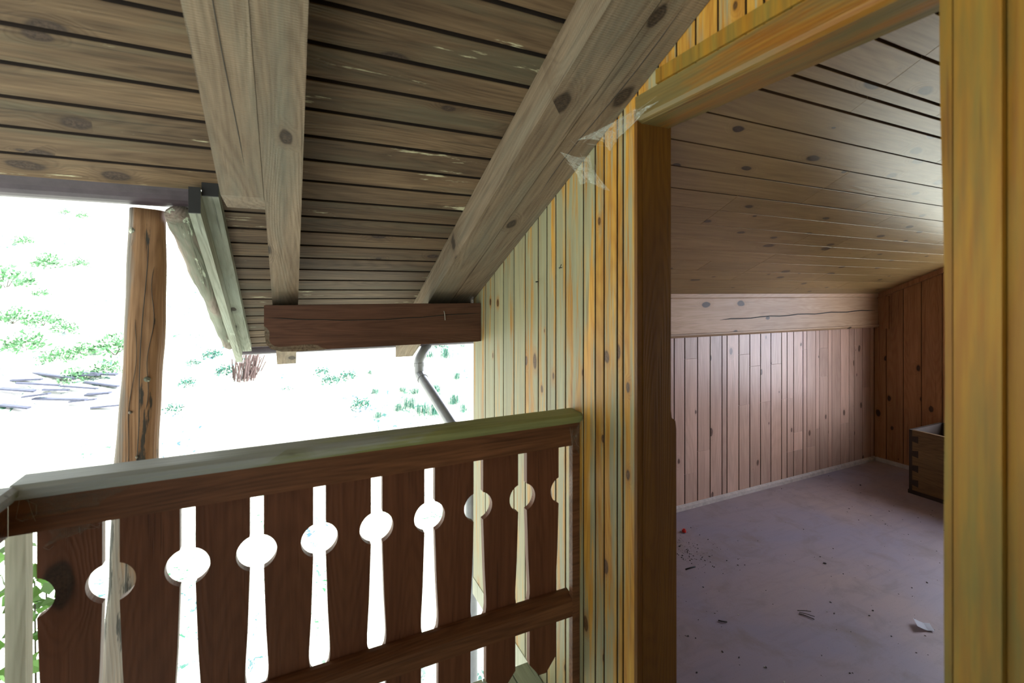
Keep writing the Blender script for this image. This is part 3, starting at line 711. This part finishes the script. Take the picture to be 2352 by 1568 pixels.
# ------------------------------------------------------------------ log post
bm = BM(); pts = []; rad = []
sp_ = [(H + .32, -.500), (H + .25, -.504), (H - .21, -.5135), (H - .63, -.5335), (H - 1.1, -.555), (H - 1.6, -.585), (-3.0, -.72)]
def lerp_s(z):
    for (z0, x0), (z1, x1) in zip(sp_, sp_[1:]):
        if z <= z0 and z >= z1: return x0 + (x1-x0)*(z0-z)/(z0-z1)
    return sp_[0][1]
N = 90
for i in range(N+1):
    z = H + .322 - (H + .322 + 2.9)*i/N
    r = .0565 + .006*min(1, max(0, (H + .3 - z)/1.0)) + .0015*math.sin(z*9) + .001*math.sin(z*23)
    pts.append((lerp_s(z) + .002*math.sin(z*5), 2.27, z)); rad.append(log_r(r, z*.35))
tube(bm, pts, rad, 28)
lp = link('log_post', bm, m_log, smooth=True); tag(lp, 'peeled orange brown log post standing outside the railing under the gutter', 'post')
def on_post2(px, z, rr=.0605): return Vector((lerp_s(z) + px, 2.27 - math.sqrt(max(0, rr**2 - px*px)), z))
for px0, z0, z1, w_ in ((.012, H + .22, H - 1.2, .0016), (-.012, H - .1, H - .8, .0011), (.037, H + .1, H - .45, .0012), (-.03, H + .2, H - .2, .0009)):
    crack(lp, [on_post2(px0 + .006*math.sin(k*.5 + px0*90) - .012*k/24, z0 + (z1 - z0)*k/24) for k in range(25)], w_)
def on_post(px, z):      # knot stubs on the visible face
    return Vector((lerp_s(z) + px, 2.27 - math.sqrt(max(0, .060**2 - px*px)), z))
for px, z, r in ((-.038, H + .235, .012), (.028, H - .33, .010), (-.02, H - .45, .006), (-.045, H - .33, .011), (.01, H - .62, .005)):
    c = on_post(px, z); d = (c - Vector((lerp_s(z), 2.27, z))).normalized()
    bm = BM(); tube(bm, [c - d*.01, c + d*.001, c + d*.003], [r*1.1, r*.95, r*.55], 14)
    link('branch_stub', bm, m_bark, lp, smooth=True)

# ------------------------------------------------------------------ the hillside outside
bm = BM(); NXg, NYg = 90, 60; gvv = {}
def gz(x, y):
    base = -3.0 + max(0, y - 5)*.42 + .10*max(0, -x - 2) - (max(0, x - 8))*.02
    return min(base, 14) + .35*noise.noise(Vector((x*.25, y*.25, 0))) + .12*noise.noise(Vector((x*.9, y*.9, 3)))
for i in range(NXg+1):
    for j in range(NYg+1):
        x = -45 + 100*i/NXg; y = -14 + 80*(j/NYg)**1.25
        gvv[i, j] = bm.verts.new((x, y, gz(x, y)))
for i in range(NXg):
    for j in range(NYg): bm.faces.new((gvv[i, j], gvv[i+1, j], gvv[i+1, j+1], gvv[i, j+1]))
tag(link('ground', bm, m_ground, smooth=True), 'sun bleached grassy hillside beyond the balcony', kind='structure')

def leaf(bm, p, d, nrm, L, w):
    d = d.normalized(); s = d.cross(nrm).normalized()
    v = [bm.verts.new(p), bm.verts.new(p + d*L*.45 + s*w + nrm*L*.08), bm.verts.new(p + d*L), bm.verts.new(p + d*L*.45 - s*w + nrm*L*.08)]
    bm.faces.new(v)
def rv(): return Vector((R.gauss(0, 1), R.gauss(0, 1), R.gauss(0, 1))).normalized()
def make_bush(name, mat, r, n, L, flat=1.0):
    root = thing(name, (0, 0, 0))
    bm = BM()
    for _ in range(n):
        d = rv(); d.z = abs(d.z)*flat; p = d*r*R.uniform(.45, 1.0); leaf(bm, p, rv() + d, rv(), L*R.uniform(.6, 1.3), L*.3)
    link('foliage', bm, mat, root)
    bm = BM()
    for _ in range(5):
        d = rv(); d.z = abs(d.z) + .3; tube(bm, [(0, 0, -.05), tuple(d*r*.3), tuple(d*r*.75)], [.02*r, .012*r, .004], 5)
    link('stem', bm, m_stem, root)
    return root
def make_tuft(mat, h, n):
    root = thing('grass_tuft', (0, 0, 0)); bm = BM()
    for _ in range(n):
        a = R.uniform(0, 2*PI); b = Vector((R.gauss(0, .16), R.gauss(0, .16), -.03)); t = Vector((math.cos(a), math.sin(a), 0))*R.uniform(.1, .5)*h
        s = Vector((-math.sin(a), math.cos(a), 0))*.006
        m_ = b + t*.4 + Vector((0, 0, h*.65)); e = b + t*1.2 + Vector((0, 0, h*R.uniform(.6, 1.1)))
        v = [bm.verts.new(x) for x in (b - s, b + s, m_ + s*.7, m_ - s*.7)]; bm.faces.new(v)
        w2 = bm.verts.new(e); bm.faces.new((v[3], v[2], w2))
    link('blades', bm, mat, root); return root
def copy_thing(root, loc, rz_, s, label, group):
    c = root.copy(); COL.objects.link(c); c.location = loc; c.rotation_euler = (0, 0, rz_); c.scale = (s, s, s)
    for ch_ in root.children:
        d = ch_.copy(); COL.objects.link(d); d.parent = c
    return tag(c, label, None, group)
protos = [make_bush('shrub', m_fol, .55, 260, .13), make_bush('shrub', m_fol2, .45, 200, .12)]
tuf = make_tuft(m_fol2, .5, 150)
for p in protos + [tuf]: p['category'] = 'shrub' if p.name.startswith('shrub') else 'grass'
CA, SA = math.cos(math.radians(25.2)), math.sin(math.radians(25.2))
def spot(px, py):        # where a line of sight lands on the hillside
    u = (px - 1176)/1083; v_ = (672 - py)/1083; d = Vector((SA + CA*u, CA - SA*u, v_)); t = 2.0
    while t < 60:
        p = Vector((0, 0, H)) + d*t
        if p.z < gz(p.x, p.y): return p
        t += .05
    return None
def scatter(lst, first, label, group):
    n = 0
    for px, py, s in lst:
        p = spot(px, py)
        if p is None: continue
        if n == 0: first.location = p; first.scale = (s, s, s); tag(first, label, None, group)
        else: copy_thing(first, p, R.uniform(0, 6), s*R.uniform(.85, 1.15), label, group)
        n += 1
scatter([(15, 660, .9), (110, 615, .6), (185, 612, .5), (30, 740, .5), (100, 745, .5), (150, 765, .45), (60, 805, .6), (130, 830, .55), (190, 815, .5), (265, 812, .7), (245, 860, .45), (55, 560, .4), (190, 500, .4), (150, 490, .35), (95, 680, .3), (170, 875, .4)],
        protos[0], 'leafy green shrub on the bleached slope left of the log post', 'shrubs left of the log post')
scatter([(488, 822, .45), (520, 858, .4), (430, 885, .4), (395, 950, .45), (445, 840, .3), (760, 880, .5), (800, 870, .5), (830, 935, .45), (1010, 800, .5), (740, 860, .35), (660, 900, .3)],
        protos[1], 'bluish green shrub on the bleached slope right of the log post', 'shrubs right of the log post')
scatter([(940, 935, .6), (968, 950, .6), (915, 945, .5), (1000, 905, .55), (1025, 820, .6), (1050, 870, .5), (1000, 950, .6), (870, 960, .4), (862, 905, .35), (1045, 925, .5), (1065, 945, .4), (955, 905, .4), (850, 860, .3), (1062, 800, .4), (985, 820, .45), (925, 900, .35)],
        tuf, 'blue green grass tuft on the slope behind the downpipe', 'grass tufts behind the downpipe')
# rubble of boards
base = spot(120, 905)
bm = BM(); box(bm, -.5, .5, -.045, .045, -.014, .014)
b0 = link('loose_board', bm, m_rub)
n = 0
seen = []
for i in range(160):
    p = spot(25 + R.uniform(0, 220), 872 + R.uniform(0, 75))
    if p is None or n >= 16 or any((p - q_).length < .27 for q_ in seen): continue
    seen.append(p)
    o = b0 if n == 0 else b0.copy()
    if n: COL.objects.link(o)
    n += 1
    o.location = p + Vector((0, 0, .10 + .03*(i % 3))); o.rotation_euler = (R.uniform(-.2, .2), R.uniform(-.12, .2), R.uniform(-.35, .1)); k = R.uniform(.35, .9); o.scale = (k, 1, 1)
    tag(o, 'grey blue weathered board in the heap left of the log post', 'board', 'heap of old boards on the slope')
# bundle of sticks under the verge end
p = spot(562, 872); bd = thing('stick_bundle', p, 'small brownish heap of upright sticks on the slope below the verge board ends', 'sticks')
bm = BM()
for i in range(60):
    a = R.uniform(0, 2*PI); r = R.uniform(0, .3); q0 = p + Vector((math.cos(a)*r, math.sin(a)*r, 0)); tube(bm, [q0, q0 + Vector((R.uniform(-.05, .2), R.uniform(-.1, .1), R.uniform(.3, .6)))], .012, 5)
link('sticks', bm, plain('brown_sticks', (.12, .08, .07), .8), bd)
# plant climbing just outside the left corner
pl = thing('climbing_plant', (-.95, 2.2, -.9), 'bright green leafy plant seen through the leftmost gap of the railing', 'plant')
bm = BM()
for _ in range(90):
    p = Vector((-.80 + R.gauss(0, .05), 2.13 + R.gauss(0, .08), H - 1.02 + max(-.35, min(.14, R.gauss(0, .13))))); leaf(bm, p, rv(), rv(), R.uniform(.03, .06), .022)
link('leaves', bm, m_fol3, pl)
bm = BM()
for k in range(5): tube(bm, [(-.85 + .03*k, 2.2, -2.9), (-.83 + .02*k, 2.18, -.6), (-.84 + .02*k, 2.12 + .03*k, H - 1.0)], [.008, .005, .002], 5)
link('stem', bm, m_stem, pl)
